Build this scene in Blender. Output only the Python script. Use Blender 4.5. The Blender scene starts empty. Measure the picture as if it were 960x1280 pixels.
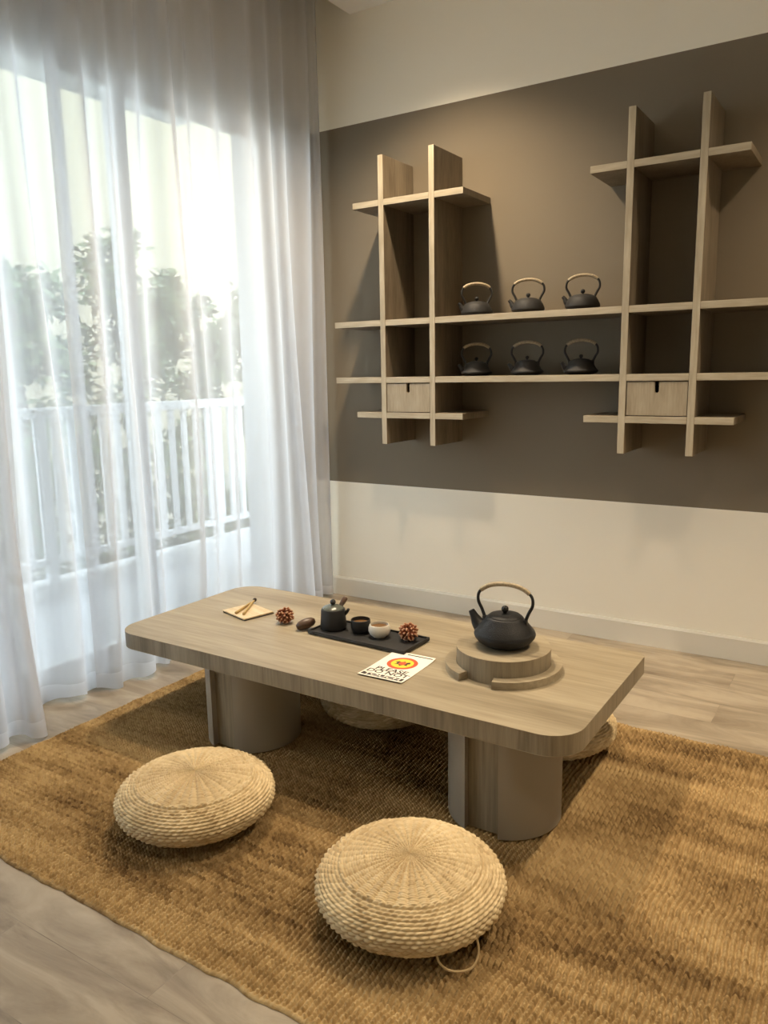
import bpy, bmesh, math, random
from mathutils import Vector, Matrix, noise
PI = math.pi
random.seed(7)
SC = bpy.context.scene
COL = SC.collection

# ------------------------------------------------------------------ helpers
def finish(name, bm, mat, parent=None, smooth=False, loc=None, sharp=None):
    me = bpy.data.meshes.new(name)
    bmesh.ops.recalc_face_normals(bm, faces=bm.faces[:])
    bm.to_mesh(me); bm.free()
    mats = mat if isinstance(mat, (list, tuple)) else [mat]
    for m in mats: me.materials.append(m)
    if smooth:
        for p in me.polygons: p.use_smooth = True
        if sharp is not None:
            me.set_sharp_from_angle(angle=math.radians(sharp))
    o = bpy.data.objects.new(name, me); COL.objects.link(o)
    if parent is not None: o.parent = parent
    if loc is not None: o.location = loc
    return o

def empty(name, loc, rz=0.0):
    o = bpy.data.objects.new(name, None); COL.objects.link(o)
    o.empty_display_size = 0.05
    o.location = loc; o.rotation_euler = (0, 0, rz)
    return o

def tag(o, label=None, cat=None, group=None, kind=None):
    if label: o['label'] = label
    if cat: o['category'] = cat
    if group: o['group'] = group
    if kind: o['kind'] = kind
    return o

def copy_tree(o, parent=None):
    c = o.copy(); COL.objects.link(c)
    if parent is not None: c.parent = parent
    for ch in list(o.children): copy_tree(ch, c)
    return c

def box(bm, lo, hi, bev=0.0, seg=2, mat=0):
    c = [(a + b) / 2 for a, b in zip(lo, hi)]; s = [abs(b - a) for a, b in zip(lo, hi)]
    t = bmesh.new()
    bmesh.ops.create_cube(t, size=1.0, matrix=Matrix.Translation(c) @ Matrix.Diagonal((*s, 1)))
    if bev > 0:
        bmesh.ops.bevel(t, geom=t.edges[:], offset=bev, segments=seg, profile=0.5, affect='EDGES')
    for f in t.faces: f.material_index = mat
    me = bpy.data.meshes.new('t'); t.to_mesh(me); t.free(); bm.from_mesh(me); bpy.data.meshes.remove(me)

def nbox(name, lo, hi, mat, parent=None, bev=0.0):
    bm = bmesh.new(); box(bm, lo, hi, bev)
    return finish(name, bm, mat, parent)

def lathe(bm, prof, n=48, M=Matrix(), cap0=True, cap1=True):
    rings = []
    for r, z in prof:
        if r < 1e-6: rings.append([bm.verts.new(M @ Vector((0, 0, z)))])
        else: rings.append([bm.verts.new(M @ Vector((r * math.cos(2*PI*i/n), r * math.sin(2*PI*i/n), z))) for i in range(n)])
    for a, b in zip(rings, rings[1:]):
        for i in range(n):
            j = (i + 1) % n
            if len(a) == 1 and len(b) > 1: bm.faces.new((a[0], b[i], b[j]))
            elif len(b) == 1 and len(a) > 1: bm.faces.new((a[i], a[j], b[0]))
            elif len(a) > 1: bm.faces.new((a[i], a[j], b[j], b[i]))
    if cap0 and len(rings[0]) > 1: bm.faces.new(rings[0])
    if cap1 and len(rings[-1]) > 1: bm.faces.new(rings[-1])

def tube(bm, pts, rad, n=10, caps=True, flat=1.0):
    pts = [Vector(p) for p in pts]
    rs = rad if isinstance(rad, (list, tuple)) else [rad] * len(pts)
    prev = None; rings = []
    for k, p in enumerate(pts):
        t = (pts[min(k+1, len(pts)-1)] - pts[max(k-1, 0)]).normalized()
        if prev is None:
            a = Vector((0, 0, 1)) if abs(t.z) < 0.9 else Vector((0, 1, 0))
            u = a.cross(t).normalized()
        else:
            u = (prev - t * prev.dot(t)).normalized()
        prev = u; v = t.cross(u)
        rings.append([bm.verts.new(p + u * rs[k] * math.cos(2*PI*i/n) + v * rs[k] * flat * math.sin(2*PI*i/n)) for i in range(n)])
    for a, b in zip(rings, rings[1:]):
        for i in range(n):
            j = (i+1) % n; bm.faces.new((a[i], a[j], b[j], b[i]))
    if caps: bm.faces.new(rings[0]); bm.faces.new(rings[-1])

def crom(P, n=8):
    P = [Vector(p) for p in P]; out = []
    for i in range(len(P)-1):
        p0 = P[max(i-1, 0)]; p1 = P[i]; p2 = P[i+1]; p3 = P[min(i+2, len(P)-1)]
        for k in range(n):
            t = k / n
            out.append(0.5*((2*p1)+(-p0+p2)*t+(2*p0-5*p1+4*p2-p3)*t*t+(-p0+3*p1-3*p2+p3)*t**3))
    out.append(P[-1]); return out

def prism(bm, outline, z0, z1, bev=0.0, mat_side=0, mat_top=0):
    t = bmesh.new()
    lo = [t.verts.new((x, y, z0)) for x, y in outline]; hi = [t.verts.new((x, y, z1)) for x, y in outline]
    n = len(outline); sides = []
    ft = t.faces.new(hi); fb = t.faces.new(lo[::-1])
    for i in range(n):
        j = (i+1) % n; f = t.faces.new((lo[i], lo[j], hi[j], hi[i])); f.material_index = mat_side; sides.append(f)
    ft.material_index = mat_top; fb.material_index = mat_top
    if bev > 0:
        ed = list({e for e in list(ft.edges) + list(fb.edges)})
        bmesh.ops.bevel(t, geom=ed, offset=bev, segments=2, profile=0.5, affect='EDGES')
    me = bpy.data.meshes.new('t'); t.to_mesh(me); t.free(); bm.from_mesh(me); bpy.data.meshes.remove(me)

def rrect(x0, y0, x1, y1, r, n=12):
    out = []; R4 = r if isinstance(r, tuple) else (r,)*4
    for r, sx, sy, a in zip(R4, (1, 0, 0, 1), (1, 1, 0, 0), (0, PI/2, PI, 1.5*PI)):
        cx = x1-r if sx else x0+r; cy = y1-r if sy else y0+r
        for i in range(n+1):
            t = a + PI/2*i/n; out.append((cx + r*math.cos(t), cy + r*math.sin(t)))
    return out

# ------------------------------------------------------------------ materials
def new_mat(name):
    m = bpy.data.materials.new(name); m.use_nodes = True
    nt = m.node_tree; b = nt.nodes['Principled BSDF']
    return m, nt, b

def plain(name, col, rough=0.6, metal=0.0, spec=0.5, bump=0.0, bscale=80, var=0.0, vscale=6):
    m, nt, b = new_mat(name)
    b.inputs['Base Color'].default_value = (*col, 1); b.inputs['Roughness'].default_value = rough
    b.inputs['Metallic'].default_value = metal; b.inputs['Specular IOR Level'].default_value = spec
    tc = nt.nodes.new('ShaderNodeTexCoord')
    if var > 0:
        n = nt.nodes.new('ShaderNodeTexNoise'); n.inputs['Scale'].default_value = vscale; n.inputs['Detail'].default_value = 4
        nt.links.new(tc.outputs['Object'], n.inputs['Vector'])
        r = nt.nodes.new('ShaderNodeValToRGB')
        r.color_ramp.elements[0].position = .3; r.color_ramp.elements[1].position = .7
        r.color_ramp.elements[0].color = (*[c*(1-var) for c in col], 1); r.color_ramp.elements[1].color = (*[min(1, c*(1+var)) for c in col], 1)
        nt.links.new(n.outputs['Fac'], r.inputs['Fac']); nt.links.new(r.outputs['Color'], b.inputs['Base Color'])
    if bump > 0:
        n = nt.nodes.new('ShaderNodeTexNoise'); n.inputs['Scale'].default_value = bscale; n.inputs['Detail'].default_value = 3
        nt.links.new(tc.outputs['Object'], n.inputs['Vector'])
        bp = nt.nodes.new('ShaderNodeBump'); bp.inputs['Strength'].default_value = bump; bp.inputs['Distance'].default_value = .002
        nt.links.new(n.outputs['Fac'], bp.inputs['Height']); nt.links.new(bp.outputs['Normal'], b.inputs['Normal'])
    return m

def wood(name, axis, dark, light, rough=0.5, stretch=14, scale=9, offs=(0, 0, 0)):
    """fine straight grain running along axis"""
    m, nt, b = new_mat(name)
    tc = nt.nodes.new('ShaderNodeTexCoord'); mp = nt.nodes.new('ShaderNodeMapping')
    s = [scale]*3; s['XYZ'.index(axis)] = scale/stretch
    mp.inputs['Scale'].default_value = s; mp.inputs['Location'].default_value = offs
    nt.links.new(tc.outputs['Object'], mp.inputs['Vector'])
    n1 = nt.nodes.new('ShaderNodeTexNoise'); n1.inputs['Scale'].default_value = 1.0; n1.inputs['Detail'].default_value = 5; n1.inputs['Roughness'].default_value = .6; n1.inputs['Distortion'].default_value = .4
    n2 = nt.nodes.new('ShaderNodeTexNoise'); n2.inputs['Scale'].default_value = 9.0; n2.inputs['Detail'].default_value = 3
    nt.links.new(mp.outputs['Vector'], n1.inputs['Vector']); nt.links.new(mp.outputs['Vector'], n2.inputs['Vector'])
    mx = nt.nodes.new('ShaderNodeMath'); mx.operation = 'MULTIPLY_ADD'; mx.inputs[1].default_value = .35
    mul = nt.nodes.new('ShaderNodeMath'); mul.operation = 'MULTIPLY'; mul.inputs[1].default_value = .65
    nt.links.new(n1.outputs['Fac'], mul.inputs[0]); nt.links.new(n2.outputs['Fac'], mx.inputs[0]); nt.links.new(mul.outputs[0], mx.inputs[2])
    r = nt.nodes.new('ShaderNodeValToRGB'); r.color_ramp.elements[0].position = .36; r.color_ramp.elements[1].position = .64
    r.color_ramp.elements[0].color = (*dark, 1); r.color_ramp.elements[1].color = (*light, 1)
    nt.links.new(mx.outputs[0], r.inputs['Fac']); nt.links.new(r.outputs['Color'], b.inputs['Base Color'])
    b.inputs['Roughness'].default_value = rough
    bp = nt.nodes.new('ShaderNodeBump'); bp.inputs['Strength'].default_value = .15; bp.inputs['Distance'].default_value = .001
    nt.links.new(n2.outputs['Fac'], bp.inputs['Height']); nt.links.new(bp.outputs['Normal'], b.inputs['Normal'])
    return m

OD, OL = (.205, .165, .107), (.36, .305, .212)
SD, SL = (.30, .25, .17), (.47, .405, .295)
M = {}
M['oak_x'] = wood('oak_laminate_long', 'X', OD, OL, .42)
M['oak_z'] = wood('oak_laminate_edge', 'Z', (.17, .135, .085), (.32, .265, .18), .5, 20, 16)
M['shelf_x'] = wood('shelf_laminate_long', 'X', SD, SL, .5, 10, 12)
M['shelf_z'] = wood('shelf_laminate_upright', 'Z', SD, SL, .5, 10, 12)
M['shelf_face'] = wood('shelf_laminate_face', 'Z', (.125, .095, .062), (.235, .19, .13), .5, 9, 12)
M['drawer'] = wood('drawer_front_laminate', 'Z', (.25, .20, .13), (.40, .335, .235), .5, 8, 14, (3, 1, 2))
M['taupe'] = plain('taupe_lacquer', (.30, .262, .205), .45)
M['trim'] = plain('white_trim_paint', (.70, .67, .59), .4)
M['ceil'] = plain('ceiling_paint', (.80, .77, .72), .8)
M['wallw'] = plain('white_wall_paint', (.84, .80, .71), .75, bump=.1, bscale=200)
M['ext'] = plain('exterior_render', (.30, .285, .22), .9, bump=.6, bscale=40)
M['extw'] = plain('exterior_white_paint', (.50, .51, .52), .7)
M['tile'] = plain('balcony_tile', (.40, .41, .43), .5, var=.08, vscale=3)
M['alu'] = plain('white_aluminium', (.66, .67, .68), .35)
M['rubber'] = plain('dark_gasket', (.03, .03, .03), .7)
M['iron'] = plain('cast_iron', (.012, .012, .0125), .48, spec=.28, bump=.5, bscale=350)
M['iron2'] = plain('cast_iron_dull', (.020, .019, .018), .6, spec=.3, bump=.5, bscale=350)
M['cane'] = plain('cane_wrap', (.36, .29, .19), .6, var=.3, vscale=150)
M['black'] = plain('matt_black_stoneware', (.011, .011, .012), .55)
M['blackgloss'] = plain('glossy_black', (.012, .012, .012), .18)
M['tray'] = plain('black_tray', (.011, .0105, .0105), .5, bump=.2, bscale=100)
M['glassgrey'] = plain('greygreen_lid_glaze', (.085, .095, .08), .22)
M['walnut'] = wood('dark_walnut', 'X', (.035, .018, .010), (.10, .052, .028), .4, 6, 60)
M['white'] = plain('cream_glaze', (.70, .66, .58), .3)
M['cupin'] = plain('brown_tea', (.16, .085, .035), .25)
M['pod'] = plain('pod_red_brown', (.27, .085, .035), .6, var=.35, vscale=90)
M['podtip'] = plain('pod_pale_tips', (.48, .27, .16), .6)
M['bamboo'] = wood('pale_bamboo', 'X', (.48, .37, .21), (.66, .54, .36), .5, 8, 60)
M['brass'] = plain('bamboo_stick', (.42, .29, .11), .4, var=.2, vscale=60)
M['paper'] = plain('white_paper', (.80, .75, .66), .6)
M['red'] = plain('print_red', (.60, .075, .02), .6)
M['yellow'] = plain('print_yellow', (.90, .55, .03), .6)
M['ink'] = plain('print_black', (.02, .012, .01), .6)
M['leaf'] = plain('leaf_green', (.07, .10, .05), .7, var=.4, vscale=5)
M['bark'] = plain('bark_brown', (.10, .08, .06), .9)
M['lawn'] = plain('paving_pale', (.30, .30, .27), .9, var=.15, vscale=2)
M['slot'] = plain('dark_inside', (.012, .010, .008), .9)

# back wall: brown painted band between two heights on white paint
def wall_band():
    m, nt, b = new_mat('wall_paint_with_brown_band')
    tc = nt.nodes.new('ShaderNodeTexCoord'); sp = nt.nodes.new('ShaderNodeSeparateXYZ')
    nt.links.new(tc.outputs['Object'], sp.inputs[0])
    g = nt.nodes.new('ShaderNodeMath'); g.operation = 'GREATER_THAN'; g.inputs[1].default_value = .676
    l = nt.nodes.new('ShaderNodeMath'); l.operation = 'LESS_THAN'; l.inputs[1].default_value = 2.578
    mu = nt.nodes.new('ShaderNodeMath'); mu.operation = 'MULTIPLY'
    nt.links.new(sp.outputs['Z'], g.inputs[0]); nt.links.new(sp.outputs['Z'], l.inputs[0])
    nt.links.new(g.outputs[0], mu.inputs[0]); nt.links.new(l.outputs[0], mu.inputs[1])
    mx = nt.nodes.new('ShaderNodeMix'); mx.data_type = 'RGBA'
    mx.inputs['A'].default_value = (.92, .87, .745, 1); mx.inputs['B'].default_value = (.188, .154, .106, 1)
    nt.links.new(mu.outputs[0], mx.inputs['Factor']); nt.links.new(mx.outputs['Result'], b.inputs['Base Color'])
    b.inputs['Roughness'].default_value = .75
    n = nt.nodes.new('ShaderNodeTexNoise'); n.inputs['Scale'].default_value = 220
    nt.links.new(tc.outputs['Object'], n.inputs['Vector'])
    bp = nt.nodes.new('ShaderNodeBump'); bp.inputs['Strength'].default_value = .08; bp.inputs['Distance'].default_value = .002
    nt.links.new(n.outputs['Fac'], bp.inputs['Height']); nt.links.new(bp.outputs['Normal'], b.inputs['Normal'])
    return m
M['band'] = wall_band()

def floor_mat():
    m, nt, b = new_mat('oak_vinyl_planks')
    N = nt.nodes; Lk = nt.links
    tc = N.new('ShaderNodeTexCoord')
    br = N.new('ShaderNodeTexBrick'); br.offset = .37
    br.inputs['Scale'].default_value = 1; br.inputs['Brick Width'].default_value = 1.22; br.inputs['Row Height'].default_value = .18
    br.inputs['Mortar Size'].default_value = .0012; br.inputs['Mortar Smooth'].default_value = .4
    br.inputs['Color1'].default_value = (.0, .0, .0, 1); br.inputs['Color2'].default_value = (1, 1, 1, 1); br.inputs['Mortar'].default_value = (.3, .3, .3, 1)
    mp0 = N.new('ShaderNodeMapping'); mp0.inputs['Rotation'].default_value = (0, 0, 0)
    Lk.new(tc.outputs['Object'], mp0.inputs['Vector']); Lk.new(mp0.outputs['Vector'], br.inputs['Vector'])
    mp = N.new('ShaderNodeMapping'); mp.inputs['Scale'].default_value = (2.2, 9, 1)
    Lk.new(mp0.outputs['Vector'], mp.inputs['Vector'])
    ofs = N.new('ShaderNodeVectorMath'); ofs.operation = 'MULTIPLY_ADD'; ofs.inputs[1].default_value = (5, 7, 3)
    Lk.new(br.outputs['Color'], ofs.inputs[0]); Lk.new(mp.outputs['Vector'], ofs.inputs[2])
    n1 = N.new('ShaderNodeTexNoise'); n1.inputs['Scale'].default_value = 1.0; n1.inputs['Detail'].default_value = 6; n1.inputs['Roughness'].default_value = .62; n1.inputs['Distortion'].default_value = .8
    Lk.new(ofs.outputs[0], n1.inputs['Vector'])
    r = N.new('ShaderNodeValToRGB'); r.color_ramp.elements[0].position = .30; r.color_ramp.elements[1].position = .62
    r.color_ramp.elements[0].color = (.14, .105, .068, 1); r.color_ramp.elements[1].color = (.34, .285, .21, 1)
    Lk.new(n1.outputs['Fac'], r.inputs['Fac'])
    mx = N.new('ShaderNodeMix'); mx.data_type = 'RGBA'; mx.blend_type = 'MULTIPLY'; mx.inputs['Factor'].default_value = .5
    inv = N.new('ShaderNodeMath'); inv.operation = 'MULTIPLY_ADD'; inv.inputs[1].default_value = -.55; inv.inputs[2].default_value = 1
    Lk.new(br.outputs['Fac'], inv.inputs[0]); Lk.new(r.outputs['Color'], mx.inputs['A']); Lk.new(inv.outputs[0], mx.inputs['B'])
    Lk.new(mx.outputs['Result'], b.inputs['Base Color'])
    b.inputs['Roughness'].default_value = .34; b.inputs['Specular IOR Level'].default_value = .5
    bp = N.new('ShaderNodeBump'); bp.inputs['Strength'].default_value = .12; bp.inputs['Distance'].default_value = .002
    Lk.new(n1.outputs['Fac'], bp.inputs['Height']); Lk.new(bp.outputs['Normal'], b.inputs['Normal'])
    return m
M['floor'] = floor_mat()

def rug_mat():
    m, nt, b = new_mat('jute_yarn')
    N = nt.nodes; Lk = nt.links
    tc = N.new('ShaderNodeTexCoord')
    def nz(sc, detail=2):
        mp = N.new('ShaderNodeMapping'); mp.inputs['Scale'].default_value = sc
        Lk.new(tc.outputs['Object'], mp.inputs['Vector'])
        n = N.new('ShaderNodeTexNoise'); n.inputs['Scale'].default_value = 1; n.inputs['Detail'].default_value = detail
        Lk.new(mp.outputs['Vector'], n.inputs['Vector']); return n
    d = nz((500, 500, 500), 2)
    at_ = N.new('ShaderNodeAttribute'); at_.attribute_name = 'yarn'
    s1 = N.new('ShaderNodeMath'); s1.operation = 'MULTIPLY_ADD'; s1.inputs[1].default_value = .80
    s3 = N.new('ShaderNodeMath'); s3.operation = 'MULTIPLY'; s3.inputs[1].default_value = .20
    Lk.new(d.outputs['Fac'], s3.inputs[0]); Lk.new(at_.outputs['Fac'], s1.inputs[0]); Lk.new(s3.outputs[0], s1.inputs[2])
    r = N.new('ShaderNodeValToRGB'); e = r.color_ramp.elements
    e[0].position = .22; e[0].color = (.10, .058, .022, 1); e[1].position = .85; e[1].color = (.52, .38, .19, 1)
    x = e.new(.45); x.color = (.27, .178, .078, 1)
    Lk.new(s1.outputs[0], r.inputs['Fac']); Lk.new(r.outputs['Color'], b.inputs['Base Color'])
    b.inputs['Roughness'].default_value = .85; b.inputs['Specular IOR Level'].default_value = .15
    bp = N.new('ShaderNodeBump'); bp.inputs['Strength'].default_value = .4; bp.inputs['Distance'].default_value = .0015
    Lk.new(d.outputs['Fac'], bp.inputs['Height']); Lk.new(bp.outputs['Normal'], b.inputs['Normal'])
    return m
M['rug'] = rug_mat()

def straw_mat(lo=(.36, .255, .125), hi=(.66, .53, .32)):
    m, nt, b = new_mat('woven_straw')
    N = nt.nodes; Lk = nt.links
    tc = N.new('ShaderNodeTexCoord')
    n2 = N.new('ShaderNodeTexNoise'); n2.inputs['Scale'].default_value = 5; n2.inputs['Detail'].default_value = 2
    Lk.new(tc.outputs['Object'], n2.inputs['Vector'])
    at_ = N.new('ShaderNodeAttribute'); at_.attribute_name = 'strand'
    s = N.new('ShaderNodeMath'); s.operation = 'MULTIPLY_ADD'; s.inputs[1].default_value = .32
    s3 = N.new('ShaderNodeMath'); s3.operation = 'MULTIPLY'; s3.inputs[1].default_value = .68
    Lk.new(n2.outputs['Fac'], s3.inputs[0]); Lk.new(at_.outputs['Fac'], s.inputs[0]); Lk.new(s3.outputs[0], s.inputs[2])
    r = N.new('ShaderNodeValToRGB'); e = r.color_ramp.elements
    e[0].position = .18; e[0].color = (*lo, 1); e[1].position = .70; e[1].color = (*hi, 1)
    Lk.new(s.outputs[0], r.inputs['Fac']); Lk.new(r.outputs['Color'], b.inputs['Base Color'])
    b.inputs['Roughness'].default_value = .6; b.inputs['Specular IOR Level'].default_value = .3
    return m
M['straw'] = straw_mat()

def sheer_mat(name, opac, hem_z=None, col=(.66, .67, .70)):
    """thin voile: the oblique threads close up (1-(1-a)^(1/cos))"""
    m, nt, b = new_mat(name); N = nt.nodes; Lk = nt.links
    N.remove(b); out = [n for n in N if n.type == 'OUTPUT_MATERIAL'][0]
    g = N.new('ShaderNodeNewGeometry'); dt = N.new('ShaderNodeVectorMath'); dt.operation = 'DOT_PRODUCT'
    Lk.new(g.outputs['Normal'], dt.inputs[0]); Lk.new(g.outputs['Incoming'], dt.inputs[1])
    ab = N.new('ShaderNodeMath'); ab.operation = 'ABSOLUTE'; Lk.new(dt.outputs['Value'], ab.inputs[0])
    mxm = N.new('ShaderNodeMath'); mxm.operation = 'MAXIMUM'; mxm.inputs[1].default_value = .12; Lk.new(ab.outputs[0], mxm.inputs[0])
    dv = N.new('ShaderNodeMath'); dv.operation = 'DIVIDE'; dv.inputs[0].default_value = 1; Lk.new(mxm.outputs[0], dv.inputs[1])
    tr = N.new('ShaderNodeMath'); tr.operation = 'POWER'; Lk.new(dv.outputs[0], tr.inputs[1])
    if hem_z is None: tr.inputs[0].default_value = 1 - opac
    else:
        tc = N.new('ShaderNodeTexCoord'); sp = N.new('ShaderNodeSeparateXYZ'); Lk.new(tc.outputs['Object'], sp.inputs[0])
        lt = N.new('ShaderNodeMath'); lt.operation = 'LESS_THAN'; lt.inputs[1].default_value = hem_z; Lk.new(sp.outputs['Z'], lt.inputs[0])
        ma = N.new('ShaderNodeMath'); ma.operation = 'MULTIPLY_ADD'; ma.inputs[1].default_value = (1-opac)**2.2 - (1-opac); ma.inputs[2].default_value = 1 - opac
        Lk.new(lt.outputs[0], ma.inputs[0]); Lk.new(ma.outputs[0], tr.inputs[0])
    df = N.new('ShaderNodeBsdfDiffuse'); df.inputs['Color'].default_value = (*col, 1)
    tl = N.new('ShaderNodeBsdfTranslucent'); tl.inputs['Color'].default_value = (*[min(1, c*1.05) for c in col], 1)
    m1 = N.new('ShaderNodeMixShader'); m1.inputs[0].default_value = .5; Lk.new(df.outputs[0], m1.inputs[1]); Lk.new(tl.outputs[0], m1.inputs[2])
    tp = N.new('ShaderNodeBsdfTransparent')
    m2 = N.new('ShaderNodeMixShader'); Lk.new(tr.outputs[0], m2.inputs[0]); Lk.new(m1.outputs[0], m2.inputs[1]); Lk.new(tp.outputs[0], m2.inputs[2])
    Lk.new(m2.outputs[0], out.inputs['Surface'])
    return m
M['voile'] = sheer_mat('white_voile', .67, .075)

def glass_mat():
    m, nt, b = new_mat('window_glass'); N = nt.nodes; Lk = nt.links
    N.remove(b); out = [n for n in N if n.type == 'OUTPUT_MATERIAL'][0]
    tp = N.new('ShaderNodeBsdfTransparent'); tp.inputs['Color'].default_value = (.93, .96, .95, 1)
    gl = N.new('ShaderNodeBsdfGlossy'); gl.inputs['Roughness'].default_value = .02
    lw = N.new('ShaderNodeLayerWeight'); lw.inputs['Blend'].default_value = .5
    pw = N.new('ShaderNodeMath'); pw.operation = 'POWER'; pw.inputs[1].default_value = 5; Lk.new(lw.outputs['Facing'], pw.inputs[0])
    fr = N.new('ShaderNodeMath'); fr.operation = 'MULTIPLY_ADD'; fr.inputs[1].default_value = .9; fr.inputs[2].default_value = .04; Lk.new(pw.outputs[0], fr.inputs[0])
    mx = N.new('ShaderNodeMixShader'); Lk.new(fr.outputs[0], mx.inputs[0]); Lk.new(tp.outputs[0], mx.inputs[1]); Lk.new(gl.outputs[0], mx.inputs[2])
    Lk.new(mx.outputs[0], out.inputs['Surface']); return m
M['glass'] = glass_mat()
def emis(name, col, s):
    m, nt, b = new_mat(name); b.inputs['Base Color'].default_value = (*col, 1)
    b.inputs['Emission Color'].default_value = (*col, 1); b.inputs['Emission Strength'].default_value = s; return m
M['lens'] = emis('lamp_lens', (1, .85, .65), 6)

# ------------------------------------------------------------------ room shell
XL, XR, YB, YF, ZC, ZP = -2.80, 1.9, 0.0, -5.0, 3.108, 3.32
def S(o): o['kind'] = 'structure'; return o
S(nbox('floor', (XL-.15, YF-.15, -.12), (XR+.15, .15, 0), M['floor']))
S(nbox('wall_back', (XL-.15, 0, 0), (XR+.15, .15, ZP+.1), M['band']))
S(nbox('wall_right', (XR, YF, 0), (XR+.15, 0, ZP+.1), M['wallw']))
S(nbox('wall_front', (XL-.15, YF-.15, 0), (XR+.15, YF, ZP+.1), M['wallw']))
WY0, WY1, WZ = -4.2, -.19, 2.60       # sliding door opening
bm = bmesh.new()
box(bm, (XL-.15, WY1, 0), (XL, 0, ZP+.1)); box(bm, (XL-.15, YF, 0), (XL, WY0, ZP+.1)); box(bm, (XL-.15, WY0, WZ), (XL, WY1, ZP+.1))
S(finish('wall_left', bm, M['wallw']))
bm = bmesh.new()
box(bm, (-2.492, YF, ZC), (XR, 0, ZC+.35)); box(bm, (XL, YF, ZP), (-2.492, 0, ZP+.14))
S(finish('ceiling', bm, M['ceil']))
bm = bmesh.new()
prism(bm, [(0, 0), (-.014, 0), (-.014, .098), (-.008, .108), (0, .108)], 0, XR - XL)
for v in bm.verts:                       # (profile y, z, length) -> world
    a, b_, c = v.co; v.co = (XL + c, a, b_)
S(finish('baseboard_back', bm, M['trim']))
S(nbox('baseboard_right', (XR-.014, YF, 0), (XR, -.014, .108), M['trim'], bev=.003))

# sliding glass doors: outer frame, sashes, panes
win = empty('window_1', (XL-.075, (WY0+WY1)/2, 0)); S(win)
def wl(name, lo, hi, m, par=win, bev=.003):
    c = win.location
    return nbox(name, [a-b for a, b in zip(lo, c)], [a-b for a, b in zip(hi, c)], m, par, bev)
wl('window_frame', (XL-.13, WY0, WZ-.05), (XL-.02, WY1, WZ), M['alu'])
wl('window_track', (XL-.13, WY0, .0), (XL-.005, WY1, .035), M['alu'])
wl('window_jamb', (XL-.13, WY1-.05, .035), (XL-.02, WY1, WZ-.05), M['alu'])
wl('window_jamb', (XL-.13, WY0, .035), (XL-.02, WY0+.05, WZ-.05), M['alu'])
for k, (a, b_) in enumerate(((-.24, -1.26), (-1.20, -2.22), (-2.16, -3.18), (-3.12, -4.15))):
    xo = XL-.06 if k % 2 else XL-.10
    bm = bmesh.new(); y1, y0 = a, b_
    c = win.location
    def lb(lo, hi): box(bm, [p-q for p, q in zip(lo, c)], [p-q for p, q in zip(hi, c)], .003)
    lb((xo-.018, y0, .035), (xo+.018, y0+.06, WZ-.05)); lb((xo-.018, y1-.06, .035), (xo+.018, y1, WZ-.05))
    lb((xo-.018, y0+.06, .035), (xo+.018, y1-.06, .11)); lb((xo-.018, y0+.06, WZ-.11), (xo+.018, y1-.06, WZ-.05))
    s = finish('window_sash', bm, M['alu'], win)
    bm = bmesh.new(); lb((xo-.004, y0+.06, .11), (xo+.004, y1-.06, WZ-.11))
    finish('window_pane', bm, M['glass'], s)

# ------------------------------------------------------------------ outside
S(nbox('balcony_floor', (-4.32, -5.2, -.15), (XL-.15, 3.6, -.02), M['tile']))
S(nbox('balcony_ceiling', (-4.25, -5.2, 2.97), (XL-.15, .44, 3.15), M['extw']))
S(nbox('wall_balcony_side', (-3.62, .29, -.15), (XL-.15, .44, 3.0), M['extw']))
rail = tag(empty('balcony_railing', (-4.2, -2.4, -.02)), 'white balcony railing with upright slats outside the glass doors', 'railing')
nbox('curb', (-.07, -2.8, 0), (.07, 5.9, .10), M['extw'], rail, .006)
nbox('bottom_rail', (-.025, -2.8, .20), (.025, 5.9, .24), M['extw'], rail, .004)
nbox('top_rail', (-.035, -2.8, 1.08), (.035, 5.9, 1.14), M['extw'], rail, .006)
for i in range(73):
    y = -2.6 + i*.115
    nbox('baluster', (-.012, y-.02, .24), (.012, y+.02, 1.08), M['extw'], rail, .002)
for i in range(7):
    y = -2.7 + i*1.42
    nbox('post', (-.03, y-.03, .10), (.03, y+.03, 1.08), M['extw'], rail, .004)
S(nbox('ground_outside', (-30, -22, -.62), (-4.33, 26, -.5), M['lawn']))
nb = tag(empty('neighbouring_building', (-10.4, 4, -.5)), 'pale cream rendered building in sunlight beyond the balcony trees', 'building')
bm = bmesh.new(); box(bm, (-3, -4.5, 0), (0, 14, 9.5)); finish('facade', bm, M['ext'], nb)
bm = bmesh.new(); box(bm, (-3.2, -4.7, 9.5), (.35, 14.2, 9.7), .02); finish('roof_slab', bm, M['extw'], nb)

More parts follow.
